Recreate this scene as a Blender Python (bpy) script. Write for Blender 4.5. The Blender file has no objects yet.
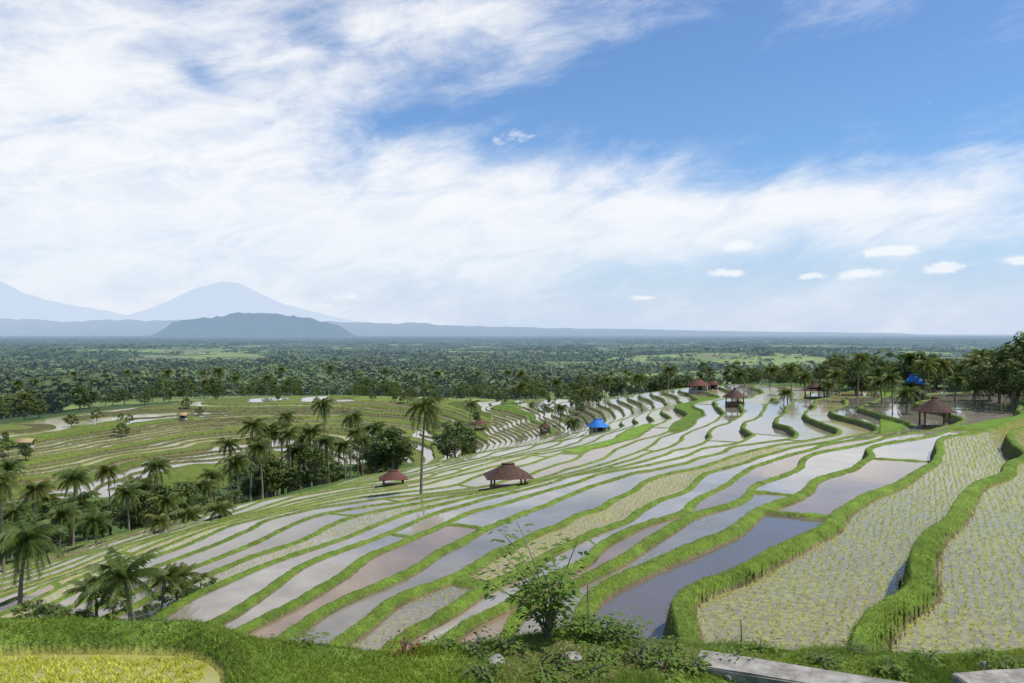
import bpy, math, random
import numpy as np
from mathutils import Vector, Matrix
rng=np.random.default_rng(7); random.seed(7)
F=825.0; VH=332.0
scn=bpy.context.scene; COL=scn.collection
scn.view_settings.view_transform='Standard'
try: scn.view_settings.look='None'
except Exception: pass
scn.view_settings.exposure=0

# ------------------------------------------------------------ helpers
def new_obj(name,me,parent=None,label=None,cat=None,group=None,kind=None):
    o=bpy.data.objects.new(name,me); COL.objects.link(o)
    if parent is not None: o.parent=parent
    if label: o["label"]=label
    if cat: o["category"]=cat
    if group: o["group"]=group
    if kind: o["kind"]=kind
    return o
def mk(name,V,Fc,mat=None,smooth=False,col=None):
    V=np.asarray(V,dtype=np.float32).reshape(-1,3); Fc=np.asarray(Fc,dtype=np.int32)
    n,k=Fc.shape
    me=bpy.data.meshes.new(name)
    me.vertices.add(len(V)); me.vertices.foreach_set("co",V.ravel())
    me.loops.add(n*k); me.loops.foreach_set("vertex_index",Fc.ravel())
    me.polygons.add(n); me.polygons.foreach_set("loop_start",np.arange(0,n*k,k,dtype=np.int32))
    if smooth: me.polygons.foreach_set("use_smooth",np.ones(n,dtype=bool))
    me.update(calc_edges=True)
    if col is not None:
        a=me.color_attributes.new("Col",'FLOAT_COLOR','POINT')
        c=np.ones((len(V),4),dtype=np.float32); c[:,:col.shape[1]]=col
        a.data.foreach_set("color",c.ravel())
    if mat: me.materials.append(mat)
    return me
def sstep(a,b,x):
    t=np.clip((x-a)/(b-a),0,1); return t*t*(3-2*t)
TAB=rng.random((256,256))
def vnoise(x,y,s,off=0):
    x=x/s+off*17.3; y=y/s+off*5.7
    xi=np.floor(x).astype(np.int64); yi=np.floor(y).astype(np.int64)
    fx=x-xi; fy=y-yi; fx=fx*fx*(3-2*fx); fy=fy*fy*(3-2*fy)
    a=TAB[xi&255,yi&255]; b=TAB[(xi+1)&255,yi&255]; c=TAB[xi&255,(yi+1)&255]; d=TAB[(xi+1)&255,(yi+1)&255]
    return (a*(1-fx)+b*fx)*(1-fy)+(c*(1-fx)+d*fx)*fy
def fbm(x,y,s,off=0,o=4):
    r=0;a=.5;t=0
    for i in range(o):
        r=r+a*vnoise(x,y,s/2**i,off+i*3); t+=a; a*=.55
    return r/t
def hsh(k,c,s):
    v=np.sin(k*127.1+c*311.7+s*74.7)*43758.5453
    return v-np.floor(v)

# ------------------------------------------------------------ survey points -> smooth terrain
C=[]
def cv(d,pts):
    for u,v in pts:
        y=d*F/(v-VH); C.append(((u-512)/F*y,y,d))
def cq(u,y,d): C.append(((u-512)/F*y,y,d))
cv(4.9,[(1100,560),(1150,480),(1120,440)])
cv(5.6,[(862,618),(905,590),(935,540),(975,485),(1024,438),(1090,405)])
cv(6.3,[(690,612),(735,588),(800,548),(900,482),(988,432),(1040,412)])
cv(7.0,[(605,597),(660,568),(720,537),(780,508),(860,470),(930,440),(985,416)])
cv(7.7,[(540,602),(640,550),(700,517),(760,488),(830,457),(890,434),(930,415)])
cv(8.4,[(425,660),(500,612),(590,564),(680,515),(750,482),(810,457),(855,438),(880,420)])
cv(9.1,[(350,655),(430,608),(520,565),(600,530),(680,495),(745,467),(800,445),(830,425)])
cv(9.8,[(280,650),(360,600),(450,557),(540,518),(620,488),(680,466),(740,446),(785,420)])
cv(11.0,[(190,632),(300,570),(400,530),(480,502),(560,478),(640,455),(700,432),(738,404)])
cv(12.3,[(80,620),(200,563),(300,527),(400,504),(500,488),(570,466),(630,443),(680,417),(695,401)])
cv(13.6,[(10,612),(100,570),(200,535),(300,508),(400,492),(480,476),(545,458),(600,436),(645,411)])
cv(15.0,[(-80,620),(0,595),(100,558),(200,526),(300,500),(400,483),(480,465),(550,446),(600,425),(625,408)])
cv(16.8,[(-80,600),(0,580),(100,546),(200,517),(310,492),(400,474),(480,456),(540,444),(585,430)])
for u,y,d in [(-100,75,22),(50,85,22),(180,92,22),(300,110,21.5),(-50,105,25.5),(120,112,26.5),(220,125,26.5),(300,140,26.5),(380,140,25),(450,145,22.5),(530,160,20.2),
    (-100,125,26),(20,128,26.3),(120,138,26.8),(220,148,27),(330,163,26.6),(420,172,24.6),
    (-100,160,22),(20,184,22),(120,225,22),(250,270,21.3),(350,264,21),(120,180,24.6),(250,205,24.8),(330,215,24.3),(430,208,22.6),(420,245,20.7),(500,220,19.2),(560,206,17.5),(500,188,20.6),(610,190,15.5),
    (720,168,11.4),(780,150,10.6),(650,180,13.2),(860,120,9.2),(950,100,8.0),(1050,90,7.2),(1150,80,6.5),
    (-100,230,27),(50,290,27),(200,350,27.5),(400,340,27.5),(560,290,25),(700,250,22),(800,240,20),(950,200,15),(1100,170,13)]:
    cq(u,y,d)
for y,d in [(430,32),(700,39),(1300,49),(2500,60),(5000,69),(12000,76),(30000,82),(60000,90)]:
    for u in (-250,50,300,512,750,1000,1300):
        dd=d*(0.93 if u<400 and y>1000 else 1.0)
        cq(u,y,dd)
for u,y,d in [(-100,22,10.5),(100,20,10),(300,16,9),(450,14,8),(600,12,6.7),(800,12,5.8),(1000,11,5.25),(-100,5,6),(300,5,6),(600,5,5.5),(1000,5,5.1)]:
    cq(u,y,d)
C=np.array(C)
def conf(x,y):
    r=np.hypot(x,y); return np.clip(np.arctan2(x,y),-.8,.8), np.log(np.clip(r,4,6e4))
ca,cl=conf(C[:,0],C[:,1])
def phi(r2): return 0.5*r2*np.log(r2+1e-9)
n=len(C)
A=np.zeros((n+3,n+3)); A[:n,:n]=phi((ca[:,None]-ca)**2+(cl[:,None]-cl)**2)+np.eye(n)*4e-4
A[:n,n]=1;A[:n,n+1]=ca;A[:n,n+2]=cl;A[n:,:n]=A[:n,n:].T
W=np.linalg.solve(A,np.concatenate([C[:,2],[0,0,0]]))
def base_d(a,l):
    out=(W[n]+W[n+1]*a+W[n+2]*l).astype(np.float32)
    a=a.astype(np.float32); l=l.astype(np.float32)
    for i in range(n):
        r2=(a-np.float32(ca[i]))**2+(l-np.float32(cl[i]))**2
        out+=np.float32(W[i]*.5)*r2*np.log(r2+np.float32(1e-9))
    return out

az=np.concatenate([-np.linspace(.62,math.pi,60)[::-1],np.arange(-.6190,.6195,.00115),np.linspace(.62,math.pi,60)])
L=np.concatenate([np.arange(math.log(.8),math.log(8),.05),np.arange(math.log(8),math.log(60),.0031),np.arange(math.log(60),math.log(300),.0032),np.arange(math.log(300),math.log(3000),.012),np.arange(math.log(3000),math.log(62000),.035)])
L=np.unique(np.round(L,6))
AZ,LL=np.meshgrid(az,L); R=np.exp(LL); X=R*np.sin(AZ); Y=R*np.cos(AZ)
d=base_d(np.clip(AZ,-.8,.8),np.clip(LL,math.log(4),None)).astype(np.float64)
wig=(fbm(X,Y,22,1,2)-.5)*sstep(22,60,R)*1.15+(fbm(X,Y,6,2,2)-.5)*.22*sstep(10,20,R)
d=d+wig*sstep(400,200,R)
far=(fbm(X,Y,900,5,4)-.5)*sstep(350,1500,R)*sstep(9000,3000,R)*36+(fbm(X,Y,220,6,3)-.5)*sstep(300,700,R)*12
d=d+far
S1=0.7;S2=0.48;S3=0.26;D3=8.4+21*S2
q=np.where(d<8.4,(5.6-d)/S1,np.where(d<D3,-4-(d-8.4)/S2,-25-(d-D3)/S3))
def zlev(kk): return np.where(kk>=-4,-5.6+S1*kk,np.where(kk>=-25,-8.4+S2*(kk+4),-D3+S3*(kk+25)))
gy_,gx_=np.gradient(q,L,az)
G=np.hypot(gx_,gy_)/R; G=np.clip(G,.02,5)
k=np.floor(q); f=q-k
SS=zlev(k+1)-zlev(k)
U=512+F*np.tan(np.clip(AZ,-1.2,1.2))
Du=f/G; Dd=(1-f)/G
sc=np.clip((1/G)/3.0,.28,1)
bwid=(.58-.14*sstep(26,50,R)+.12*(fbm(X,Y,3,9,2)-.5))*sc; rw=.36*sc
HB=(.26-.17*sstep(24,48,R))*np.clip(sc+.2,.5,1)
bump=1-sstep(.35,1.15,Du/bwid)
ris=sstep(0,1,1-Dd/rw)
leftz=(X<-5)&(Y>120)
along=np.where(leftz,X+.25*Y,.45*X+.9*Y)
clen=38+hsh(k,3,1)*45
cellf=along/clen+hsh(k,5,2)+.03*(vnoise(X,Y,3,66)-.5)
clen=np.where(k==-2,17.,clen); cellf=np.where(k==-2,(along-33)/17.,cellf)
cell=np.floor(cellf)
dv=np.minimum(cellf-cell,1-(cellf-cell))*clen
div=(1-sstep(.12,.36,dv+.15*(vnoise(X,Y,1.3,4)-.5)))*.85
div=np.where((k==0)|(k==-1),0,div)
h1=hsh(k,cell,3); h2=hsh(k,cell,4); h3=hsh(k,cell,5)
pg=np.where(leftz,.34,np.where((U>880)&(R>66),.30,np.where(R>90,.05,.0)))
pb=np.where(leftz,.06,np.where(R>90,.03,.0))
ptype=np.where(h1<pg,1,np.where(h1<pg+pb,2,0))
ptype=np.where((k>=-6)&(R<62),0,ptype)
fill=np.where(ptype==1,.24,np.where(ptype==2,.12,0))
hard=np.maximum(np.maximum(bump,ris),div)
zt=-.05+np.maximum.reduce([(HB+.05)*bump,(HB+.05+SS)*ris,(HB+.03)*div,fill*(1+.2*vnoise(X,Y,.8,3))])
zt=zt+zlev(k)+.06*(vnoise(X,Y,.35,8)-.5)*(hard>.4)*(R<60)
zn=-d+.5*(fbm(X,Y,6,11,3)-.5)
yb=np.interp(U,[-200,200,260,400,450,600],[116,138,160,163,125,100])
UX=[-100,20,250,400,560,720,850,1000]; YX=[180,200,284,262,220,182,128,106]
ymax=np.interp(U,UX,YX)
tm=1-sstep(0,1,(Y-ymax)/6)
DR=np.interp(U,[200,300],[19.5,18.2])
tm=np.where((d>DR)&(Y<yb),0,tm); tm=np.where(np.abs(AZ)>1.0,0,tm)
Z=zn*(1-tm)+zt*tm
azc=np.clip(AZ,-.62,.62); T=np.tan(azc); UU=512+F*T; YY=R*np.cos(azc)
Dp=np.interp(UU,[-50,250,400,560,700,1000],[4.0,4.0,4.2,4.6,4.9,5.05])
E=np.interp(UU,[-50,250,400,560,700,1000],[10.7,10.7,10.6,12.2,12.4,12.6])+np.clip(np.abs(AZ)-1.2,0,3)*60
sl=np.interp(UU,[-50,250,400,560,700,850,1000],[1.1,1.0,.6,.40,.42,.5,.50])
over=np.clip(YY-E,0,None)
Dp=Dp-.12*np.clip(11-YY,0,6)*sstep(450,700,UU)
ox=X+3.45+.25*np.sin(Y*1.3); oy=Y-10.08-.12*np.sin(X*.9)
o=np.hypot(np.maximum(ox+.6,0),np.maximum(oy+.6,0))-.6+np.minimum(np.maximum(ox+.6,oy+.6),0)
berm=.27*np.exp(-((o-.42)/.3)**2)
zf=-Dp-sl*over*over/(over+.5)+.26*(fbm(X,Y,1.6,21,3)-.5)*(.4+.6*sstep(300,450,UU))+.3*(fbm(X,Y,4,22,2)-.5)*sstep(300,600,UU)
zf=np.where(o<.1,-4.06,zf)+berm*(over<.9)
fgm=zf>Z
Z=np.where(fgm,zf,Z)
def samp(arr,x,y):
    x=np.asarray(x,float);y=np.asarray(y,float)
    a=np.arctan2(x,y); l=np.log(np.hypot(x,y))
    i=np.clip(np.searchsorted(L,l)-1,0,len(L)-2); j=np.clip(np.searchsorted(az,a)-1,0,len(az)-2)
    fi=np.clip((l-L[i])/(L[i+1]-L[i]),0,1); fj=np.clip((a-az[j])/(az[j+1]-az[j]),0,1)
    return (arr[i,j]*(1-fj)+arr[i,j+1]*fj)*(1-fi)+(arr[i+1,j]*(1-fj)+arr[i+1,j+1]*fj)*fi
def near(arr,x,y):
    a=np.arctan2(x,y); l=np.log(np.hypot(x,y))
    i=np.clip(np.searchsorted(L,l),0,len(L)-1); j=np.clip(np.searchsorted(az,a),0,len(az)-1)
    return arr[i,j]
def zat(x,y): return float(samp(Z,x,y))

# ------------------------------------------------------------ materials
def nodemat(name):
    m=bpy.data.materials.new(name); m.use_nodes=True
    nt=m.node_tree; nt.nodes.clear(); return m,nt
class NB:
    def __init__(s,nt): s.nt=nt
    def n(s,t,**kw):
        x=s.nt.nodes.new(t)
        for a,b in kw.items(): setattr(x,a,b)
        return x
    def set(s,sock,v):
        if isinstance(v,bpy.types.NodeSocket): s.nt.links.new(v,sock)
        else: sock.default_value=v
    def m(s,op,a,b=None,c=None,clamp=False):
        x=s.n('ShaderNodeMath',operation=op); x.use_clamp=clamp
        s.set(x.inputs[0],a)
        if b is not None: s.set(x.inputs[1],b)
        if c is not None: s.set(x.inputs[2],c)
        return x.outputs[0]
    def mix(s,fac,a,b,bt='MIX'):
        x=s.n('ShaderNodeMix',data_type='RGBA',blend_type=bt)
        s.set(x.inputs[0],fac)
        for i,v in ((6,a),(7,b)):
            if not isinstance(v,bpy.types.NodeSocket) and len(v)==3: v=(*v,1)
            s.set(x.inputs[i],v)
        return x.outputs[2]
    def noise(s,vec,scale,detail=4,rough=.55,dist=0):
        x=s.n('ShaderNodeTexNoise'); x.inputs['Scale'].default_value=scale; x.inputs['Detail'].default_value=detail
        x.inputs['Roughness'].default_value=rough; x.inputs['Distortion'].default_value=dist
        if vec is not None: s.nt.links.new(vec,x.inputs['Vector'])
        return x.outputs['Fac']
    def ss(s,x,a,b):
        r=s.n('ShaderNodeMapRange',interpolation_type='SMOOTHSTEP'); s.set(r.inputs[0],x)
        r.inputs[1].default_value=a; r.inputs[2].default_value=b; return r.outputs[0]
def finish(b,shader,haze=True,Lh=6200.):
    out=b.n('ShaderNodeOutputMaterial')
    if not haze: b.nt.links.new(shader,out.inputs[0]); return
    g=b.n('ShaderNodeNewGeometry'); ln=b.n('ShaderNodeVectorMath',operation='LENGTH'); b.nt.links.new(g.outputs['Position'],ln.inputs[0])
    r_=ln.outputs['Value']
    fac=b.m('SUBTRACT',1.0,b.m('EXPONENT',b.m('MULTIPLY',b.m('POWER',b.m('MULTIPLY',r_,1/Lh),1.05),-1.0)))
    em=b.n('ShaderNodeEmission'); b.nt.links.new(b.mix(b.ss(r_,4000,40000),(.23,.35,.50),(.62,.73,.89)),em.inputs[0]); em.inputs[1].default_value=1  # aerial haze painted into the material as emission, growing with distance from origin
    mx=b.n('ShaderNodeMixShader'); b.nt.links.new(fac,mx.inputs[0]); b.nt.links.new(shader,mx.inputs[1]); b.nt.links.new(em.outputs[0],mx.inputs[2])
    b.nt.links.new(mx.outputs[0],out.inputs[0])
def princ(b,col,rough=.8,spec=.3,bump=None,bstr=.3,bdist=.05):
    p=b.n('ShaderNodeBsdfPrincipled'); b.set(p.inputs['Base Color'],col if isinstance(col,bpy.types.NodeSocket) else (*col,1))
    b.set(p.inputs['Roughness'],rough); p.inputs['Specular IOR Level'].default_value=spec
    if bump is not None:
        bp=b.n('ShaderNodeBump'); bp.inputs['Strength'].default_value=bstr; bp.inputs['Distance'].default_value=bdist
        b.nt.links.new(bump,bp.inputs['Height']); b.nt.links.new(bp.outputs[0],p.inputs['Normal'])
    return p
def attr(b,nm="Col"):
    a=b.n('ShaderNodeAttribute'); a.attribute_name=nm; return a
def simple(name,c,c2,scale=3,rough=.8,spec=.3,bstr=.4,haze=False,coord='Object'):
    m,nt=nodemat(name); b=NB(nt); tc=b.n('ShaderNodeTexCoord').outputs[coord]
    nz=b.noise(tc,scale,4,.6); f=b.ss(nz,.3,.7)
    p=princ(b,b.mix(f,c,c2),rough,spec,nz,bstr); finish(b,p.outputs[0],haze); return m
mg,nt=nodemat("ground_grass"); b=NB(nt); g=b.n('ShaderNodeNewGeometry').outputs['Position']
a=attr(b).outputs['Color']
n1=b.noise(g,1.1,4,.7); n2=b.noise(g,9,3,.7); n3=b.noise(g,.02,4,.7)
v=b.m('MULTIPLY_ADD',b.m('MULTIPLY',n1,n2),3.4,.12)
v=b.m('MULTIPLY',v,b.m('MULTIPLY_ADD',n3,1.0,.5))
vv=b.n('ShaderNodeVectorMath',operation='SCALE'); nt.links.new(a,vv.inputs[0]); nt.links.new(v,vv.inputs['Scale'])
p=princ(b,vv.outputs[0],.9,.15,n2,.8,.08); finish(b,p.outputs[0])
mw,nt=nodemat("paddy_water"); b=NB(nt); g=b.n('ShaderNodeNewGeometry').outputs['Position']
at=attr(b); alpha=at.outputs['Alpha']
n1=b.noise(g,6,2,.8); n2=b.noise(g,.35,4,.6); 
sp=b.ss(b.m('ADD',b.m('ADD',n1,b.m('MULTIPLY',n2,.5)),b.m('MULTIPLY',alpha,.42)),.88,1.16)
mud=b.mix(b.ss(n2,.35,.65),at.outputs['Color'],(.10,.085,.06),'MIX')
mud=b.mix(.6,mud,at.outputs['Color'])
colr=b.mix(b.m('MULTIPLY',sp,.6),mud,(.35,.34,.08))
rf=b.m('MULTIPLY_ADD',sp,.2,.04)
wv=b.noise(g,2.2,2,.5)
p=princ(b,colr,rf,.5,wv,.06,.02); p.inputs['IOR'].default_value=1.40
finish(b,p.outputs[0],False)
def foliage(name,c1,c2,c3,vcol=False,trans=.3,haze=False):
    m,nt=nodemat(name); b=NB(nt); g=b.n('ShaderNodeNewGeometry'); oi=b.n('ShaderNodeObjectInfo')
    nz=b.noise(g.outputs['Position'],.9,2,.7); ri=g.outputs['Random Per Island']
    c=b.mix(b.ss(nz,.35,.65),c1,c2); c=b.mix(b.m('MULTIPLY',oi.outputs['Random'],.7),c,c3)
    c=b.mix(b.m('MULTIPLY',ri,.45),c,(c1[0]*.45,c1[1]*.5,c1[2]*.45))
    if vcol: c=b.mix(1.0,c,attr(b).outputs['Color'],'MULTIPLY')
    p=princ(b,c,.55,.3)
    sh=p.outputs[0]
    if trans>0:
        t=b.n('ShaderNodeBsdfTranslucent')
        t2=b.n('ShaderNodeVectorMath',operation='SCALE'); nt.links.new(c,t2.inputs[0]); t2.inputs['Scale'].default_value=1.6; nt.links.new(t2.outputs[0],t.inputs[0])
        mx=b.n('ShaderNodeMixShader'); mx.inputs[0].default_value=trans
        nt.links.new(p.outputs[0],mx.inputs[1]); nt.links.new(t.outputs[0],mx.inputs[2]); sh=mx.outputs[0]
    finish(b,sh,haze); return m
mpalm=foliage("palm_leaf",(.065,.11,.02),(.12,.17,.035),(.16,.165,.035))
mtree=foliage("tree_leaf",(.05,.095,.02),(.11,.165,.032),(.13,.14,.03),trans=.2)
msap=foliage("sapling_leaf",(.13,.22,.035),(.19,.27,.055),(.15,.22,.035),trans=.4)
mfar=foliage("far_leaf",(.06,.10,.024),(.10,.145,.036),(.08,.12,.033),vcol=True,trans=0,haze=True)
mgrass=foliage("grass_blade",(.14,.22,.03),(.20,.28,.05),(.16,.23,.03),vcol=True,trans=.35)
mseed=foliage("seedling_leaf",(.47,.49,.05),(.58,.57,.09),(.52,.52,.06),vcol=True,trans=.3)
mred=foliage("red_leaf",(.15,.03,.02),(.22,.06,.03),(.15,.03,.02))
mbark=simple("bark",(.14,.12,.095),(.28,.24,.18),8)
mtile=simple("roof_tile",(.065,.036,.03),(.125,.07,.052),6,.85)
mtile2=simple("roof_tile_red",(.10,.042,.033),(.16,.075,.05),6,.8)
mtan=simple("tan_roof",(.32,.23,.11),(.4,.3,.16),6,.8)
mblue=simple("blue_sheet",(.02,.14,.46),(.04,.21,.58),4,.6,.3,.15)
mwood=simple("wood_post",(.12,.075,.045),(.2,.13,.08),12)
mwall=simple("plaster",(.28,.25,.21),(.4,.37,.32),3)
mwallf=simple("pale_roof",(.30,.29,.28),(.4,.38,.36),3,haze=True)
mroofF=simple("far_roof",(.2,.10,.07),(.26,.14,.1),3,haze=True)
mconc=simple("concrete",(.17,.155,.135),(.34,.32,.285),4.5,.9,.2,.6)
mdark=simple("dark_opening",(.02,.018,.015),(.03,.025,.02),3)

# ------------------------------------------------------------ ground colours
fore=fbm(X,Y,210,31,4); fld=fbm(X,Y,520,33,3)
thr=.475+.045*sstep(500,1200,R)*sstep(5000,2500,R)
forest=(R>190)&(tm<.4)&(((fore>thr)|(fld>.60))|((R>4000)&(fore>.42)))
gc=np.zeros(X.shape+(3,))
grass=np.array([.095,.155,.02]); grassB=np.array([.145,.215,.03]); mudc=np.array([.16,.12,.075]); under=np.array([.06,.10,.02])
t=fbm(X,Y,3.5,40,3)[...,None]
gc[:]=grass*(1-t)+grassB*t
bed=((hard<.35)&(tm>.5)&(ptype!=1))[...,None]
gc=np.where(bed,mudc,gc)
crop=((hard<.35)&(tm>.5)&(ptype==1))[...,None]
gc=np.where(crop,np.array([.14,.23,.027])*(.6+.6*h2[...,None]),gc)
rface=((ris>.06)&(ris<.92)&(tm>.5))[...,None]
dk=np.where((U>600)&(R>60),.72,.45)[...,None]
gc=np.where(rface,gc*dk+np.array([.010,.007,.003]),gc)  # riser faces darker and slightly browner than the bank tops
lz=(leftz&(tm>.5))[...,None]
gc=np.where(lz,(np.minimum(gc,np.array([.12,.16,.045])))*(.65+.5*h3[...,None])+np.array([.012,.004,.0]),gc)
nat=((tm<.5)&(R<250))[...,None]
gc=np.where(nat,under*(.7+t),gc)
p1=fbm(X,Y,130,50,2)[...,None]; p2=vnoise(X,Y,60,52)[...,None]
fieldc=np.where(p1>.58,np.array([.20,.26,.07]),np.where(p1>.46,np.array([.15,.21,.055]),np.array([.17,.18,.085])))*(.75+.5*p2)
gc=np.where(((R>=230)&(tm<.5))[...,None],fieldc,gc)
gc=np.where((forest)[...,None],np.array([.05,.085,.022]),gc)
fg=fgm[...,None]
tt=sstep(.42,.62,fbm(X,Y,1.4,60,3))[...,None]
gc=np.where(fg,np.array([.11,.18,.024])*(1-tt)+np.array([.17,.24,.04])*tt,gc)
soil=sstep(.55,.65,fbm(X,Y,2.2,62,3))[...,None]
gc=np.where(fg,gc*(1-soil*.7)+np.array([.19,.15,.09])*soil*.7,gc)
gc=np.where((fgm&(o<.1)&(Y>3))[...,None],np.array([.22,.22,.05]),gc)

nr,nc=X.shape
idx=np.arange(nr*nc).reshape(nr,nc)
FA=np.stack([idx[:-1,:-1],idx[:-1,1:],idx[1:,1:],idx[1:,:-1]],-1).reshape(-1,4)
FA=FA[:,::-1]
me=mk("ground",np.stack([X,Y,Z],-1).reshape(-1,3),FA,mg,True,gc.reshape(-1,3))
new_obj("ground",me,kind="structure",label="terraced hillside with grassy earth banks and wooded plain",cat="ground")
wl=zlev(k)
okf=(k[:-1,:-1]==k[:-1,1:])&(k[:-1,:-1]==k[1:,1:])&(k[:-1,:-1]==k[1:,:-1])
low=(Z<wl+.03)&(tm>.97)&(ptype==0)&(~fgm)&(R<300)
anyl=low[:-1,:-1]|low[1:,1:]|low[:-1,1:]|low[1:,:-1]
tmo=(tm[:-1,:-1]>.9)&(tm[1:,1:]>.9)
sel=(okf&anyl&tmo).ravel()
WF=FA[sel]; uq,inv=np.unique(WF,return_inverse=True); WF=inv.reshape(-1,4)
dens=np.where(h2>.66,.3+.55*h3,.12*h3)
dens=np.where(k==0,.92,dens); dens=np.where(k==-1,.85,dens); dens=np.where(k==-2,.02,dens); dens=np.where(k==-3,.2,dens)
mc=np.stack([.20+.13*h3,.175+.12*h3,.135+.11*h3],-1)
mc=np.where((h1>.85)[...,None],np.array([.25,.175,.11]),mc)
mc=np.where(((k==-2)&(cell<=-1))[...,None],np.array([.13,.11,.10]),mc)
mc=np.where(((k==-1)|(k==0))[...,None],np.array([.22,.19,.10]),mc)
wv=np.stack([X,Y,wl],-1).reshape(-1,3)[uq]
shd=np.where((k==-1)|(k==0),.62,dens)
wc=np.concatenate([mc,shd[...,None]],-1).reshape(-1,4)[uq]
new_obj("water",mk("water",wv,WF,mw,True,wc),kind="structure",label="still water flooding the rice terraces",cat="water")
V=[(-14,5,-4.015),(-3.2,5,-4.015),(-3.2,10.3,-4.015),(-14,10.3,-4.015)]
new_obj("water",mk("paddy_water_small",V,[(0,1,2,3)],mw,False,np.array([[.34,.31,.12,.8]]*4)),kind="structure",label="small shallow paddy covered with yellow-green shoots",cat="water")

# ------------------------------------------------------------ grass blades / seedlings
def blades(x,y,z,h,w,nb,spread,lean,colr):
    N=len(x); P=np.repeat(np.stack([x,y,z],-1),nb,0); M_=N*nb
    h=np.repeat(h,nb)*(.6+.6*rng.random(M_)); 
    P[:,:2]+=rng.normal(0,spread,(M_,2))
    th=rng.random(M_)*6.283; ph=rng.random(M_)*6.283
    side=np.stack([np.cos(th),np.sin(th),0*th],-1)*(w*(.6+.8*rng.random(M_)))[:,None]
    tip=P+np.stack([np.cos(ph)*h*lean,np.sin(ph)*h*lean,h],-1)
    V=np.stack([P-side,P+side,tip],1).reshape(-1,3); Fc=np.arange(M_*3).reshape(-1,3)
    c=np.repeat(np.repeat(colr,nb,0)*(.7+.6*rng.random((M_,1))),3,0); c=np.clip(c,0,3)
    return V,Fc,c
def wedge(N,y0,y1,pw):
    rr=(y0**pw+(y1**pw-y0**pw)*rng.random(N))**(1/pw); a=rng.uniform(-.60,.60,N)
    return rr*np.sin(a),rr*np.cos(a)
x,y=wedge(200000,8,28,.3)
zz=samp(Z,x,y); isf=near(fgm.astype(float),x,y)>.5; hd=near(hard,x,y); oo=near(o,x,y); fl=near(tm,x,y)
keep=np.where(isf,oo>.15,(hd>.6)&(fl>.5)); 
x,y,zz,isf=x[keep],y[keep],zz[keep],isf[keep]; rr=np.hypot(x,y)
tn=fbm(x,y,1.2,70,2); hgt=np.where(isf,.03+.04*tn+.11*sstep(.56,.75,fbm(x,y,.7,72,2))*sstep(.0,1.,x+2),.02+.03*tn)
cc=np.stack([.6+.9*tn,.7+.6*tn,.8+0*tn],-1)
V,Fc,c=blades(x,y,zz-.01,hgt,.008,3,.04,.8,cc)
new_obj("grass",mk("grass",V,Fc,mgrass,False,c),kind="stuff",label="short bright green grass on banks and paddy edges",cat="grass")
ang=math.atan2(.9,.45); gs=np.arange(-120,120,.31); 
I,J=np.meshgrid(gs,np.arange(-120,120,.20)); I=I.ravel();J=J.ravel()
I=I+rng.normal(0,.025,len(I)); J=J+rng.normal(0,.03,len(J))
x=I*math.cos(ang)-J*math.sin(ang); y=I*math.sin(ang)+J*math.cos(ang)
ke=(y>8)&(np.hypot(x,y)<70)&(np.abs(np.arctan2(x,y))<.60); x=x[ke];y=y[ke]
lo=near(low.astype(float),x,y)>.5; de=near(dens,x,y); zz=near(wl,x,y)
pn=fbm(x,y,3,80,2)
ke=lo&(de+.4*(pn-.5)>.28)&(rng.random(len(x))<np.clip(de+.1,0,1)); x=x[ke];y=y[ke];zz=zz[ke]
fx=rng.uniform(-9,-3.6,5500); fy=rng.uniform(7,10.1,5500)
x=np.concatenate([x,fx]);y=np.concatenate([y,fy]);zz=np.concatenate([zz,np.full(5500,-4.015)])
print("seedlings",len(x))
hs_=np.full(len(x),.115); hs_[-5500:]=.06
V,Fc,c=blades(x,y,zz-.01,hs_,.012,5,.022,.8,np.ones((len(x),3)))
new_obj("rice_seedlings",mk("rice_seedlings",V,Fc,mseed,False,c),kind="stuff",label="young yellow-green rice seedlings planted in rows",cat="rice")

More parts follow.
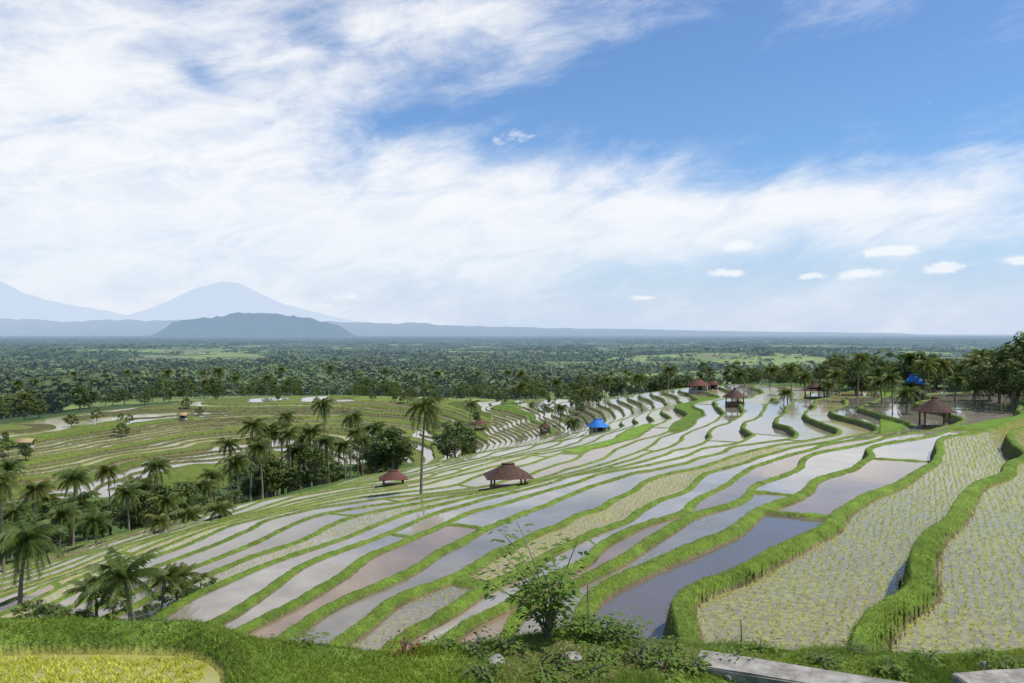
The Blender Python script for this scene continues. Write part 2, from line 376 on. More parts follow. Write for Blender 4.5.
# ------------------------------------------------------------ vegetation meshes
def tube(pts,rad,ns=8):
    pts=np.asarray(pts,float); V=[];Fc=[]
    for i,p in enumerate(pts):
        t=pts[min(i+1,len(pts)-1)]-pts[max(i-1,0)]; t/=np.linalg.norm(t)
        u=np.cross(t,[.3,1,.1]); u/=np.linalg.norm(u); w=np.cross(t,u)
        for j in range(ns):
            an=2*math.pi*j/ns; V.append(p+rad[i]*(math.cos(an)*u+math.sin(an)*w))
    for i in range(len(pts)-1):
        for j in range(ns):
            a=i*ns+j; c_=i*ns+(j+1)%ns; Fc.append((a,c_,c_+ns,a+ns))
    return V,Fc
def join(parts):
    V=[];Fc=[];o_=0
    for v,f_ in parts:
        V+=list(map(tuple,v)); Fc+=[tuple(i+o_ for i in q_) for q_ in f_]; o_+=len(v)
    return V,Fc
def palm_meshes(seed,droop=1.0,nf=24,lw=.045):
    r=random.Random(seed)
    bend=r.uniform(.3,1.0); ba=r.uniform(0,6.28)
    pts=[(bend*math.cos(ba)*(i/9)**2,bend*math.sin(ba)*(i/9)**2,8*i/9) for i in range(10)]
    rad=[.145-.065*i/9+(.07 if i==0 else 0) for i in range(10)]
    tv,tf=tube(pts,rad,8); tm_=mk("palm_trunk",tv,tf,mbark,True)
    V=[];Fc=[]
    for i in range(nf):
        a=i*2.399+r.uniform(-.25,.25); e=1.35-2.1*(i/nf)+r.uniform(-.15,.15); Lf=r.uniform(1.9,2.8)*(1 if i>3 else .8)
        p=np.array([0,0,0.]); seg=Lf/12; pts=[p.copy()]; dirs=[]
        for s_ in range(12):
            dr=np.array([math.cos(a)*math.cos(e),math.sin(a)*math.cos(e),math.sin(e)]); dirs.append(dr)
            p=p+dr*seg; pts.append(p.copy()); e-=(.10+.05*r.random())*droop*(1 if e>-1.3 else 0)
        dirs.append(dirs[-1])
        tv,tf=tube(pts,[.035-.028*j/12 for j in range(13)],3); o_=len(V); V+=list(map(tuple,tv)); Fc+=[tuple(x_+o_ for x_ in q_) for q_ in tf]
        for s_ in range(1,25):
            u_=s_/2; i0=min(int(u_),11); fr=u_-i0; P_=pts[i0]*(1-fr)+pts[i0+1]*fr; dr=dirs[i0]
            sd=np.cross(dr,[0,0,1.]); sd/=max(np.linalg.norm(sd),1e-3)
            ll=.72*math.sin(math.pi*(.12+.83*s_/25))**.7
            for sg in (-1,1):
                dv_=sd*sg*.75+dr*.55+np.array([0,0,-.25-.5*r.random()]); dv_/=np.linalg.norm(dv_)
                wv_=dr*lw; o_=len(V)
                V+= [tuple(P_-wv_),tuple(P_+wv_),tuple(P_+dv_*ll*.6+wv_*.8+np.array([0,0,-.02])),tuple(P_+dv_*ll+np.array([0,0,-.18*ll]))]
                Fc.append((o_,o_+1,o_+2,o_+3))
    cm=mk("palm_crown",V,Fc,mpalm)
    return tm_,cm,(bend*math.cos(ba),bend*math.sin(ba))
PALMS=[palm_meshes(s,dr) for s,dr in ((1,1),(2,.8),(3,1.15),(4,.95))]
DENSE=palm_meshes(8,.65,20,.04)
def leafcloud(r,centers,nper,size,flat=.75):
    V=[];Fc=[]
    for (cx,cy,cz,cr) in centers:
        for _ in range(nper):
            v=np.array([r.gauss(0,1),r.gauss(0,1),r.gauss(0,1)]); v/=np.linalg.norm(v)+1e-6
            rad=cr*(r.random()**.45); p=np.array([cx,cy,cz])+v*rad*np.array([1,1,flat])
            nrm=v+np.array([r.gauss(0,.5),r.gauss(0,.5),r.gauss(.6,.5)]); nrm/=np.linalg.norm(nrm)
            a_=np.cross(nrm,[r.random(),r.random(),r.random()+.1]); a_/=np.linalg.norm(a_); b_=np.cross(nrm,a_)
            s_=size*r.uniform(.6,1.3); o_=len(V)
            V+= [tuple(p-a_*s_),tuple(p-b_*s_*.5),tuple(p+a_*s_),tuple(p+b_*s_*.5)]; Fc.append((o_,o_+1,o_+2,o_+3))
    return V,Fc
def tree_meshes(seed,H=8.,wide=1.,nper=85,size=.27,ncl=15):
    r=random.Random(seed); parts=[]
    top=H*.55
    parts.append(tube([(0,0,-.3),(.05,.02,H*.2),(.15,-.05,H*.4),(.1,.1,top)],[.24,.19,.15,.08],7))
    cs=[]
    for i in range(ncl):
        a=i*2.4+r.uniform(-.3,.3); hh=H*(.30+.62*(i/ncl)); rr_=H*.27*wide*math.sin(math.pi*min(.97,(.22+.72*i/ncl)))*r.uniform(.65,1.2)
        c_=(rr_*math.cos(a),rr_*math.sin(a),hh*r.uniform(.94,1.04)); cs.append((*c_,H*r.uniform(.10,.17)))
        if i%2==0:
            z0=H*.25+i/ncl*H*.25
            parts.append(tube([(.1,0,z0),(c_[0]*.5,c_[1]*.5,(z0+c_[2])*.5),(c_[0],c_[1],c_[2])],[.08,.06,.025],5))
    tv,tf=join(parts)
    return mk("tree_trunk",tv,tf,mbark,True),mk("tree_crown",*leafcloud(r,cs,nper,size),mtree)
TREES=[tree_meshes(11),tree_meshes(12,wide=1.25),tree_meshes(13,wide=.75),tree_meshes(14,wide=1.4,ncl=20)]
def px(u,y): return (u-512)/F*y
NP=[0];NT=[0]
def palm(u,y,h=None,cvv=None,s=1.0,label="coconut palm with feathery drooping fronds and slim trunk",group="coconut palms on the hillside",dense=False):
    x=px(u,y); z=zat(x,y)
    if cvv is not None: h=max(1.0,-(cvv-VH)/F*y-z)
    i=random.randrange(4); tmh,cm,(bx,by)=DENSE if dense else PALMS[i]; NP[0]+=1
    s*=random.uniform(.8,1.05)
    root=new_obj("coconut_palm",None,label=label,cat="palm tree",group=group); root.location=(x,y,z-.1); root.rotation_euler=(0,0,random.uniform(0,6.28))
    t_=new_obj("trunk",tmh,root); t_.scale=(s,s,h/8)
    c_=new_obj("crown",cm,root); c_.location=(bx*s,by*s,h); c_.scale=(s,s,s); c_.rotation_euler=(random.uniform(-.12,.12),random.uniform(-.12,.12),random.uniform(0,6.28))
def tree(u,y,h,w=1.0,label="leafy dark green broadleaf tree on the slope",group="broadleaf trees around the terraces",i=None):
    x=px(u,y); z=zat(x,y); i=random.randrange(4) if i is None else i; NT[0]+=1
    root=new_obj("broadleaf_tree",None,label=label,cat="tree",group=group); root.location=(x,y,z-.1); root.rotation_euler=(0,0,random.uniform(0,6.28))
    s=h/8
    for nm,m_ in (("trunk",TREES[i][0]),("crown",TREES[i][1])):
        o_=new_obj(nm,m_,root); o_.scale=(s*w,s*w,s)
U_=random.uniform
palm(421,66,cvv=406,s=.85,label="tall single coconut palm standing in flooded terraces")
for u,y,c_,s in [(18,42,540,.85),(2,60,478,.9),(72,75,478,.85),(152,82,466,.95),(128,78,492,.8),(45,90,500,.9),(205,95,486,.95),(238,100,462,1.1),(180,80,505,.8),(95,66,520,.7),(262,110,446,1.1),(225,105,500,.9),(160,66,528,.6),(10,75,512,.8),(110,95,470,1),
   (283,125,428,1.1),(300,122,440,1.1),(325,130,404,1.15),(318,118,432,1.05),(345,128,445,1.0),(288,118,452,1.0),(270,120,430,1.1),(350,140,418,1.1),(378,142,428,1.0),(362,136,440,1.0),(250,112,425,1.0),
   (30,80,490,.9),(58,70,515,.8),(85,85,500,.9),(140,90,485,.9),(215,98,476,.9),(12,95,468,1)]:
    palm(u,y,cvv=c_,s=s)
for i in range(24):
    y=U_(112,150); palm(U_(228,398),y,cvv=U_(412,474),s=U_(.8,1.05))
for i in range(7):
    y=U_(66,100); palm(U_(-20,230),y,cvv=U_(485,540),s=U_(.65,.85))
for u,y,h,s in [(130,32,2.4,.8),(160,34,1.7,.5),(95,34,1.7,.5),(184,35,1.4,.45)]:
    palm(u,y,h=h,s=s,label="short young coconut palm with open arching fronds behind the grass bank",dense=True)
for u,y,h in [(62,33,1.3),(80,32,1.2),(112,34,1.3),(175,35,1.4),(200,37,1.1),(150,33,1.0),(45,35,1.4),(30,36,1.3)]:
    tree(u,y,h,1.5,label="low leafy bush behind the grass bank")
for u,y,c_,s in [(893,92,378,.8),(907,84,392,.7),(882,96,382,.8),(925,97,366,.8),(858,110,358,.8),(872,115,372,.8),(840,125,374,.9),(792,140,368,1.0),(805,145,376,.9),(788,120,392,.7),(668,185,370,1.1),(640,190,378,1),(605,200,380,1.1),(970,100,362,.9),(945,110,364,.9),(1000,100,372,.9),(912,120,358,.9),(985,115,357,1.0),(770,160,370,1.1),(745,170,374,1.0),(828,120,384,.8),(555,205,382,1.1),(520,215,386,1.1),(1015,85,392,.7),(583,195,392,1.1),(575,150,422,1),(560,165,408,1),(470,190,404,1),(903,98,386,.7),(920,100,384,.7),(955,92,380,.7),(975,88,386,.7)]:
    palm(u,y,cvv=c_,s=s,label="coconut palm with bushy crown near field shelters")
for i in range(56):
    y=U_(290,520); u=U_(-40,1010)
    palm(u,y,h=U_(6,12),s=U_(1.1,1.5),group="coconut palms beyond the terraces")
for i in range(80):
    u=U_(-50,235); y=U_(60,112); 
    if near(d,px(u,y),y)<19: continue
    tree(u,y,U_(2.2,5.0),U_(1,1.5),label="leafy green tree growing in the ravine")
for i in range(50):
    u=U_(235,400); y=U_(112,160); 
    if near(d,px(u,y),y)<18.5: continue
    tree(u,y,U_(3,7),U_(.9,1.3),label="leafy green tree growing in the ravine")
for u,y,h in [(455,118,6),(462,125,5.5),(447,120,4.2),(470,120,3.6)]: tree(u,y,h,1.2,label="dense rounded tree beside the terraces")
for i in range(85):
    u=U_(-40,600); y=float(np.interp(u,UX,YX))+abs(random.gauss(0,55))+4
    tree(u,y,U_(2.5,8.5),U_(.9,1.6),label="leafy tree along the far edge of the terraces")
for i in range(34):
    u=U_(-20,600); y=float(np.interp(u,UX,YX))*U_(.76,.98); tree(u,y,U_(1.8,4.4),1.2,label="small leafy tree standing between far terraces")
for i in range(44):
    u=U_(580,860); y=float(np.interp(u,[580,720,860],[222,190,135]))+abs(random.gauss(0,18))
    tree(u,y,U_(2.5,7),U_(.9,1.4),label="leafy tree along the crest of the terraces")
for i in range(54):
    u=U_(840,1090); y=float(np.interp(u,[850,1000],[122,108]))+abs(random.gauss(0,14))
    tree(u,y,U_(3,5.8)+max(0,(u-950)*.02),U_(.9,1.4),label="leafy tree behind the field shelters")
for u,y,h in [(1000,88,6),(1015,84,6.8),(1035,80,7.2),(990,92,5),(1060,80,7)]: tree(u,y,h,1.2,label="large dense green tree on the upper slope")
print("palms",NP[0],"trees",NT[0])

# ------------------------------------------------------------ far forest (one mass)
def farforest(N,r0,r1,nq,size,seed,name,grp=0):
    g_=np.random.default_rng(seed); temps=[]
    for t_ in range(6):
        r=random.Random(seed*10+t_); cs=[(r.gauss(0,.32),r.gauss(0,.32),r.uniform(.35,.85),r.uniform(.2,.38)) for _ in range(5)]
        v,_=leafcloud(r,cs,nq//5,size,.8); temps.append(np.array(v))
    rr=np.exp(g_.uniform(math.log(r0),math.log(r1),N)); a=g_.uniform(-.64,.64,N)
    x=rr*np.sin(a);y=rr*np.cos(a)
    m_=near(forest.astype(float),x,y)>.5
    m_|=g_.random(N)<.04
    ym=np.interp(512+F*np.tan(a),UX,YX)
    m_&=y>ym+40
    x=x[m_];y=y[m_]; rr=rr[m_]; z=samp(Z,x,y); h=4.5+11*g_.random(len(x))**1.8; Vs=[];Cs=[]
    ti=g_.integers(0,6,len(x)); ro=g_.uniform(0,6.28,len(x)); wd=h*g_.uniform(.9,1.7,len(x))*(1+grp*np.clip((rr-1000)/1400,0,2.5))
    pt=fbm(x,y,90,91,2)
    for t_ in range(6):
        s_=ti==t_; T_=temps[t_]; c_,sn=np.cos(ro[s_])[:,None],np.sin(ro[s_])[:,None]
        vx=(T_[:,0]*c_-T_[:,1]*sn)*wd[s_][:,None]+x[s_][:,None]; vy=(T_[:,0]*sn+T_[:,1]*c_)*wd[s_][:,None]+y[s_][:,None]
        vz=T_[:,2]*h[s_][:,None]+z[s_][:,None]-.2*h[s_][:,None]
        Vs.append(np.stack([vx,vy,vz],-1).reshape(-1,3))
        tint=(g_.uniform(.85,1.1,(s_.sum(),1))+1.8*(pt[s_][:,None]-.5))*np.array([[1,1,1]])+g_.uniform(0,.3,(s_.sum(),1))*np.array([[1,.5,0]])
        Cs.append(np.repeat(np.clip(tint,.35,3),len(T_),0))
    V=np.concatenate(Vs); c=np.concatenate(Cs)
    print(name,len(x),len(V)//4)
    return V,None,c
P_=[farforest(4800,240,1000,100,.095,5,"a"),farforest(14000,1000,10000,22,.2,6,"b",1)]
V=np.concatenate([p[0] for p in P_]); c=np.concatenate([p[2] for p in P_])
new_obj("forest",mk("forest",V,np.arange(len(V)).reshape(-1,4),mfar,False,c),kind="stuff",label="dense tropical forest covering the distant plain",cat="forest")

# ------------------------------------------------------------ mountains
mmt,nt=nodemat("mountain_rock"); b=NB(nt); g=b.n('ShaderNodeNewGeometry').outputs['Position']
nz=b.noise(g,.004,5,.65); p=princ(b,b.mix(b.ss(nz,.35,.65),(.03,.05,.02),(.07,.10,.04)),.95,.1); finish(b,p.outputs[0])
def mountain(name,dist,prof,depth,base,seed,rough,label,jag=0):
    us=np.linspace(prof[0][0],prof[-1][0],260); vs=np.interp(us,[p[0] for p in prof],[p[1] for p in prof])
    vs=vs-jag*(vnoise(us,us*0,9,seed)+.5*vnoise(us,us*0,3.5,seed+2)-.75)*np.clip((VH-vs)/8,0,1)
    hh=(VH-vs)/F*dist-base; xs=(us-512)/F*dist; M_=60
    ts=np.linspace(-1,1,M_); XX,TT=np.meshgrid(xs,ts); HH=np.tile(hh,(M_,1))
    prf=(1-np.abs(TT))**1.3
    nz=fbm(XX+seed*1000,TT*depth,dist*.06,seed,5)-.5
    ZZ=base+HH*prf*(1+rough*2*nz*(1-prf*.6))+rough*HH*nz*.25
    YY_=dist+TT*depth; id_=np.arange(M_*260).reshape(M_,260)
    Fc=np.stack([id_[:-1,:-1],id_[:-1,1:],id_[1:,1:],id_[1:,:-1]],-1).reshape(-1,4)
    new_obj(name,mk(name,np.stack([XX,YY_,ZZ],-1).reshape(-1,3),Fc,mmt,True),kind="structure",label=label,cat="mountain")
mountain("mountain",42000,[(90,329),(120,318),(150,307),(172,297),(190,289),(207,284),(222,281.5),(238,281.5),(250,285),(265,293),(285,302),(310,310),(345,318),(400,329)],6000,-120,3,.2,"hazy blue volcano on the skyline")
mountain("mountain",48000,[(-260,325),(-150,300),(-60,280),(-20,278),(0,281),(20,290),(45,299),(75,306),(105,311),(150,320),(200,328)],6000,-120,4,.2,"pale hazy blue mountain on the skyline")
mountain("hill",12500,[(160,334),(172,323),(190,319.5),(205,316.5),(220,316),(238,313),(262,311.5),(275,314),(290,314),(310,318.5),(325,321.5),(340,327),(352,334)],700,-82,5,.3,"low wooded hill rising from the plain",3.5)
mountain("hill",20000,[(-300,324),(-100,320),(0,318),(30,319),(60,321),(100,319.5),(150,321),(220,320),(300,320.5),(380,322),(430,324),(500,327),(560,328),(640,329),(760,331.5),(900,333)],2500,-90,6,.15,"long low blue ridge along the horizon",2)
mountain("hill",38000,[(380,330),(430,325),(480,324),(520,323),(545,320),(570,324),(620,322.5),(660,326),(700,328),(740,332)],3000,-100,7,.2,"faint blue hills along the horizon",1)

# ------------------------------------------------------------ shelters
def box(cx,cy,z0,sx,sy,sz):
    v=[(cx+i*sx/2,cy+j*sy/2,z0+k_*sz) for k_ in (0,1) for j in (-1,1) for i in (-1,1)]
    f_=[(0,2,3,1),(4,5,7,6),(0,1,5,4),(2,6,7,3),(0,4,6,2),(1,3,7,5)]; return v,f_
def hiproof(w,dp,z0,h,ridge,courses=9,flare=.0):
    V=[];Fc=[]
    for i in range(courses):
        t0=i/courses;t1=(i+1)/courses
        def hs(t): 
            e=(1-t)**(1+flare); return (w/2*e+ridge/2*(1-e),dp/2*e+.02)
        a0=hs(t0);a1=hs(t1); z_0=z0+h*t0; z_1=z0+h*t1; lip=.045
        o_=len(V)
        for (ax,ay),zz_ in ((a0,z_0),(a0,z_0+lip),((a1[0],a1[1]),z_1)):
            V+=[(-ax,-ay,zz_),(ax,-ay,zz_),(ax,ay,zz_),(-ax,ay,zz_)]
        for l_ in (0,4):
            for j in range(4): Fc.append((o_+l_+j,o_+l_+(j+1)%4,o_+l_+4+(j+1)%4,o_+l_+4+j))
    o_=len(V)-4; Fc.append((o_,o_+1,o_+2,o_+3)); Fc.append((3,2,1,0))
    return V,Fc
def hut(u,y,w,mat,label,rot=0.,hp=1.7,rh=1.3,tier=False,walls=False,gable=False,ridge=.3,sink=0):
    x=px(u,y); z=max(zat(x,y),zat(x+w*.3,y),zat(x-w*.3,y),zat(x,y-w*.3))-sink
    root=new_obj("field_shelter",None,label=label,cat="hut"); root.location=(x,y,z); root.rotation_euler=(0,0,rot)
    dp=w*.8
    new_obj("platform",mk("platform",*box(0,0,-.5,w*.74,dp*.74,.75),mwood if not walls else mwall),root)
    pm=mk("post",*box(0,0,0,.13,.13,hp+.1),mwood)
    for i in (-1,1):
        for j in (-1,1):
            o_=new_obj("post",pm,root); o_.location=(i*w*.33,j*dp*.33,.25)
    if walls:
        new_obj("wall",mk("wall",*box(0,0,.25,w*.6,dp*.6,hp+.02),mwall),root)
        o_=new_obj("door",mk("door",*box(0,-dp*.305,.26,.8,.05,hp*.8),mdark),root)
    zr=.25+hp-.05
    if gable:
        V=[(-w/2,-dp/2,zr),(w/2,-dp/2,zr),(w/2,dp/2,zr),(-w/2,dp/2,zr),(-w/2,0,zr+rh),(w/2,0,zr+rh)]
        V+= [(a_,b_,c_-.07) for a_,b_,c_ in V]
        Fc=[(0,1,5,4),(2,3,4,5),(7,6,10,11),(9,8,11,10),(0,6,7,1),(2,8,9,3),(0,4,10,6),(3,9,10,4),(1,7,11,5),(2,5,11,8)]
        new_obj("roof",mk("roof",V,Fc,mat),root)
    else:
        if tier: v,f_=join([hiproof(w,dp,zr,rh*.42,w*.42,4,0),hiproof(w*.62,dp*.6,zr+rh*.36,rh*.64,ridge,7,.15)])
        else: v,f_=hiproof(w,dp,zr,rh,ridge,9,.12)
        r_=new_obj("roof",mk("roof",v,f_,mat),root)
        rc=new_obj("ridge_cap",mk("ridge_cap",*box(0,0,zr+rh-.06,max(ridge,.3)+.2,.22,.16),mat),r_)
    return root
hut(508,64,3.6,mtile,"open field shelter with brown tiled hip roof amid flooded terraces",.15,.85,.95,ridge=.8)
hut(393,78,2.7,mtile2,"open field shelter with low dark reddish tiled roof by palms",.2,.6,.7,ridge=.7)
hut(598,124,2.9,mblue,"small field hut with bright blue sheet roof",.35,.7,1.1,walls=True,ridge=1.1)
hut(935,72,3.0,mtile,"wooden pavilion with steep brown roof on the terraces",-.2,1.3,1.2,ridge=.3)
hut(815,122,3.2,mtile,"field shelter with layered brown tiled roof near palms",.1,1.0,1.3,tier=True)
hut(735,124,3.0,mtile,"field shelter with dark brown pyramid roof",.3,.7,1.4,ridge=.2)
hut(698,165,4.0,mtile2,"small house with reddish roof among trees",.2,.9,1.2,walls=True,ridge=1.5)
hut(713,168,2.6,mtile2,"small shed with reddish roof among trees",-.2,.9,.9,walls=True)
hut(915,98,2.4,mblue,"hut with bright blue sheet roof among trees",-.4,2.1,1.0,walls=True,ridge=.9)
hut(480,185,3.4,mtile2,"small reddish-roofed field shelter on far terraces",.0,1.1,1.0)
hut(25,166,3.4,mtan,"field hut with tan sheet roof above terraces",.1,.9,.7,gable=True,walls=True)
hut(183,215,2.2,mtan,"tiny tan-roofed field hut on terraces",.1,.8,.7,gable=True,walls=True)
hut(545,160,2.4,mtile,"small brown-roofed field shelter on terraces",.1,.9,.9)
for u,y,w,m_ in [(85,400,7,mtan),(405,780,11,mwallf),(455,950,12,mwallf),(520,1100,12,mroofF),(560,900,9,mwallf),(345,1000,10,mroofF)]:
    rt=hut(u,y,w,m_,"village house with hipped roof among distant trees",U_(-.4,.4),4,3,walls=True,ridge=w*.4); rt.name="house"; rt["category"]="house"; rt["group"]="village houses on the plain"

# ------------------------------------------------------------ foreground plants and stones
def shrub_mesh(seed,h,spread,nst,nl,ls,lean=0):
    r=random.Random(seed); parts=[];V=[];Fc=[]
    for s_ in range(nst):
        a=s_*2.4+r.uniform(-.4,.4); L_=h*r.uniform(.45,1); sp=spread*r.uniform(.3,1)
        lx=lean*L_; w1=r.uniform(-.12,.12)*h*.5; w2=r.uniform(-.12,.12)*h*.5
        P0=lambda t_:(sp*t_**1.4*math.cos(a)+lx*t_*t_+w1*math.sin(4*t_)*t_,sp*t_**1.4*math.sin(a)+w2*math.sin(5*t_)*t_,L_*t_**(.85))
        parts.append(tube([P0(t_) for t_ in (0,.15,.3,.5,.7,.85,1)],[.02,.017,.014,.011,.009,.007,.004],5))
        for _ in range(nl):
            t_=r.uniform(.35,1.05); p=np.array(P0(t_)); b_=r.uniform(0,6.28)
            dr=np.array([math.cos(b_),math.sin(b_),r.uniform(-.35,.4)]); le=ls*r.uniform(.6,1.3)
            q_=p+dr*r.uniform(.02,.28); sd=np.cross(dr,[0,0,1]); sd/=np.linalg.norm(sd); o_=len(V)
            V+=[tuple(q_),tuple(q_+dr*le*.5+sd*le*.3),tuple(q_+dr*le+np.array([0,0,-.25*le])),tuple(q_+dr*le*.5-sd*le*.3)]; Fc.append((o_,o_+1,o_+2,o_+3))
    return mk("stem",*join(parts),mbark,True),V,Fc
def plant(name,u,y,h,spread,nst,nl,ls,mat,label,seed,cat="plant",group=None,lean=0):
    x=px(u,y); root=new_obj(name,None,label=label,cat=cat,group=group); root.location=(x,y,zat(x,y)-.03)
    st,V,Fc=shrub_mesh(seed,h,spread,nst,nl,ls,lean); new_obj("stem",st,root); new_obj("leaves",mk("leaves",V,Fc,mat),root)
plant("shrub",550,12.1,1.7,1.0,11,50,.14,msap,"tall leafy sapling with thin branching stems leaning over the bank",1,"shrub",lean=-.28)
plant("shrub",545,12.2,.7,.4,6,45,.10,msap,"bushy low shrub around the tall stems",2,"shrub")
plant("shrub",585,12.4,.5,.4,7,50,.10,msap,"low leafy shrub at the edge of the bank",3,"shrub")
plant("shrub",622,12.8,.4,.4,7,50,.10,msap,"low leafy shrub at the edge of the bank",4,"shrub")
plant("red_plant",403,10.9,.3,.08,4,16,.07,mred,"small plant with red leaves on the grassy bank",5)
for i,(u,y,h) in enumerate([(470,11.2,.25),(505,11.4,.25),(600,11.6,.25),(640,11.7,.35),(665,11.5,.3),(690,11.6,.25),(610,12.4,.4),(590,11.0,.2),(760,12.8,.25),(860,13,.25),(930,12.6,.25),(985,12.6,.3),(650,12.2,.3),(440,11.2,.2),(300,10.9,.15),(560,11.2,.25),(1010,12.1,.25),(730,12,.3),(820,12.4,.25),(890,12,.25),(675,12.3,.3),(480,10.4,.2),(545,10.6,.2)]):
    plant("weed",u,y,h,.2,6,16,.09,msap if i%3 else mtree,"leafy green weed growing on the grassy bank",20+i,"plant","weeds on the grassy bank")
def slab(u,y,lx,ly,lz,rot,tilt,label,up=.0,name="stone_slab"):
    x=px(u,y); import bmesh
    bm=bmesh.new(); bmesh.ops.create_cube(bm,size=1); bmesh.ops.scale(bm,vec=(lx,ly,lz),verts=bm.verts)
    bmesh.ops.bevel(bm,geom=bm.edges[:],offset=.02,segments=2,affect='EDGES')
    bmesh.ops.subdivide_edges(bm,edges=bm.edges[:],cuts=3,use_grid_fill=True)
    r=random.Random(int(u))
    for v_ in bm.verts: v_.co+=Vector((r.uniform(-1,1),r.uniform(-1,1),r.uniform(-1,1)))*.008
    me=bpy.data.meshes.new(name); bm.to_mesh(me); bm.free(); me.materials.append(mconc)
    o_=new_obj(name,me,label=label,cat="stone"); o_.location=(x,y,zat(x,y)+up); o_.rotation_euler=(tilt,0,rot)
slab(800,11.3,2.8,.5,.24,-.42,.08,"long weathered grey concrete slab lying in grass",.08)
slab(1008,11.3,1.2,.6,.3,.15,.1,"short grey concrete slab lying in grass",.10)
def rock(u,y,s,seed):
    import bmesh
    bm=bmesh.new(); bmesh.ops.create_icosphere(bm,subdivisions=3,radius=s)
    r=random.Random(seed); ax=[Vector((r.uniform(-1,1),r.uniform(-1,1),r.uniform(-1,1))).normalized() for _ in range(9)]
    for v_ in bm.verts:
        for a_ in ax:
            t_=v_.co.dot(a_)-s*.62
            if t_>0: v_.co-=a_*t_*.9
        v_.co.z*=.65
    me=bpy.data.meshes.new("rock"); bm.to_mesh(me); bm.free(); me.materials.append(mconc)
    x=px(u,y); o_=new_obj("rock",me,label="rounded pale grey stone half buried in grass",cat="rock",group="stones in the grass"); o_.location=(x,y,zat(x,y)+s*.1)
rock(571,11.4,.16,1); rock(496,10.9,.13,2); rock(985,12.3,.15,3); rock(730,11.5,.12,4); rock(560,11.2,.07,5)
for u,y,h in [(588,12.4,.8),(742,12.6,.5)]:
    x=px(u,y); o_=new_obj("stick",mk("stick",*tube([(0,0,-.1),(.01,0,h*.5),(0,.02,h)],[.015,.012,.01],6),mbark),label="thin wooden stick standing in the grass",cat="stick",group="sticks in the grass"); o_.location=(x,y,zat(x,y))

# ------------------------------------------------------------ sky, sun, camera
wd=bpy.data.worlds.new("World"); scn.world=wd; wd.use_nodes=True; nt=wd.node_tree; nt.nodes.clear(); b=NB(nt)
SE=math.radians(60); SA=math.radians(100)   # azimuth clockwise from +Y
sky=b.n('ShaderNodeTexSky'); sky.sky_type='NISHITA'; sky.sun_disc=False; sky.sun_elevation=SE; sky.sun_rotation=SA
sky.air_density=1.0; sky.dust_density=.6; sky.ozone_density=1.5
tc=b.n('ShaderNodeTexCoord').outputs['Generated']; sx=b.n('ShaderNodeSeparateXYZ'); nt.links.new(tc,sx.inputs[0])
AZn=b.m('ARCTAN2',sx.outputs[0],sx.outputs[1]); ELn=b.m('ARCSINE',sx.outputs[2])
def blob(u,v,ru,rv,rot,w):
    a0=math.atan((u-512)/F); e0=math.atan((VH-v)/F*math.cos(a0)); ru/=F; rv/=F; c_=math.cos(rot);s_=math.sin(rot)
    dx=b.m('SUBTRACT',AZn,a0); dy=b.m('SUBTRACT',ELn,e0)
    p_=b.m('ADD',b.m('MULTIPLY',dx,c_/ru),b.m('MULTIPLY',dy,s_/ru)); q_=b.m('ADD',b.m('MULTIPLY',dx,-s_/rv),b.m('MULTIPLY',dy,c_/rv))
    e_=b.m('EXPONENT',b.m('MULTIPLY',b.m('ADD',b.m('MULTIPLY',p_,p_),b.m('MULTIPLY',q_,q_)),-1))
    return b.m('MULTIPLY',e_,w)
def vec(ax,ay,sh=0):
    c_=b.n('ShaderNodeCombineXYZ'); nt.links.new(b.m('MULTIPLY',AZn,ax),c_.inputs[0])
    nt.links.new(b.m('ADD',b.m('MULTIPLY',ELn,ay),b.m('MULTIPLY',AZn,sh)),c_.inputs[1]); return c_.outputs[0]
N1=b.noise(vec(1,2.4,-.5),3.6,7,.62,.6); N2=b.noise(vec(1,2.8,-.4),9,7,.66,.5)
B=None
for t_ in [(100,140,330,190,0,.36),(330,240,400,62,.0,.25),(640,228,250,40,.04,.22),(900,200,240,36,.08,.23),(450,25,120,34,.1,.22),(540,180,150,24,.12,.14),
           (850,70,330,66,0,-.21),(620,110,120,36,.2,-.14),(420,125,120,20,.15,-.20),(330,45,60,20,-.4,-.22),(200,75,30,12,-.5,-.2),(840,268,190,24,0,-.18)]:
    x_=blob(*t_); B=x_ if B is None else b.m('ADD',B,x_)
dn=b.m('ADD',b.m('ADD',b.m('MULTIPLY',N1,.95),b.m('MULTIPLY',N2,.55)),B)
cov=b.m('MULTIPLY',b.ss(dn,.60,1.20),.94)
pf=None
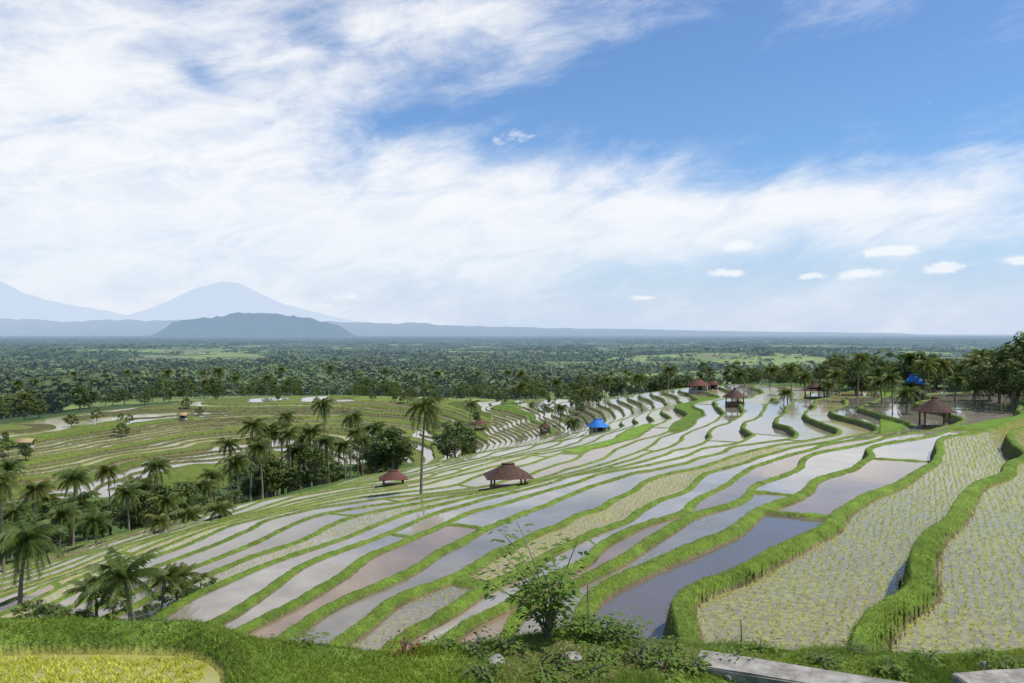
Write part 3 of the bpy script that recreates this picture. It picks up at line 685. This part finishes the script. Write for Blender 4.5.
for t_ in [(738,246,16,7,.1,1.1),(729,273,20,5,0,1),(862,273,22,5,.08,1),(944,267,24,6,.1,1),(893,251,28,6,0,1.05),(808,276,12,4,.1,.9),(512,138,30,8,.1,.6),(130,257,22,6,0,.6),(345,297,34,7,0,.6),(1018,261,12,5,0,1),(640,298,16,3,0,.8)]:
    x_=blob(*t_); pf=x_ if pf is None else b.m('ADD',pf,x_)
N3=b.noise(vec(1,1.8),40,4,.65,.3)
pc=b.m('MULTIPLY',b.ss(b.m('ADD',pf,b.m('MULTIPLY',b.m('SUBTRACT',N3,.5),1.7)),.3,.9),.75)
tint=b.mix(1.0,sky.outputs[0],(.78,1.12,1.48),'MULTIPLY')
hz=b.ss(ELn,.17,-.0)
base=b.mix(b.m('MULTIPLY',hz,.92),tint,(6.2,7.2,9.0))
base=b.mix(.04,base,(7.5,8.2,9.2))
shade=b.mix(b.ss(N2,.3,.62),(8.3,8.8,9.6),(9.8,9.9,10.1))
c1=b.mix(b.m('MULTIPLY',cov,b.m('SUBTRACT',1.0,b.m('MULTIPLY',hz,.4))),base,shade)
c2=b.mix(pc,c1,(9.7,9.9,10.1))
bg=b.n('ShaderNodeBackground'); nt.links.new(c2,bg.inputs[0]); bg.inputs[1].default_value=.1
wo=b.n('ShaderNodeOutputWorld'); nt.links.new(bg.outputs[0],wo.inputs[0])
sl_=bpy.data.lights.new("sun",'SUN'); sl_.energy=4.6; sl_.angle=math.radians(.5); sl_.color=(1,.95,.86)
so=bpy.data.objects.new("sun",sl_); COL.objects.link(so)
sd=Vector((math.sin(SA)*math.cos(SE),math.cos(SA)*math.cos(SE),math.sin(SE)))
so.rotation_euler=sd.to_track_quat('Z','Y').to_euler()
cam=bpy.data.cameras.new("camera"); cam.lens=29.0; cam.sensor_width=36; cam.clip_start=.1; cam.clip_end=120000
co=bpy.data.objects.new("camera",cam); COL.objects.link(co); co.location=(0,0,0)
co.rotation_euler=(math.radians(90)-math.atan(9.5/F),0,0); scn.camera=co
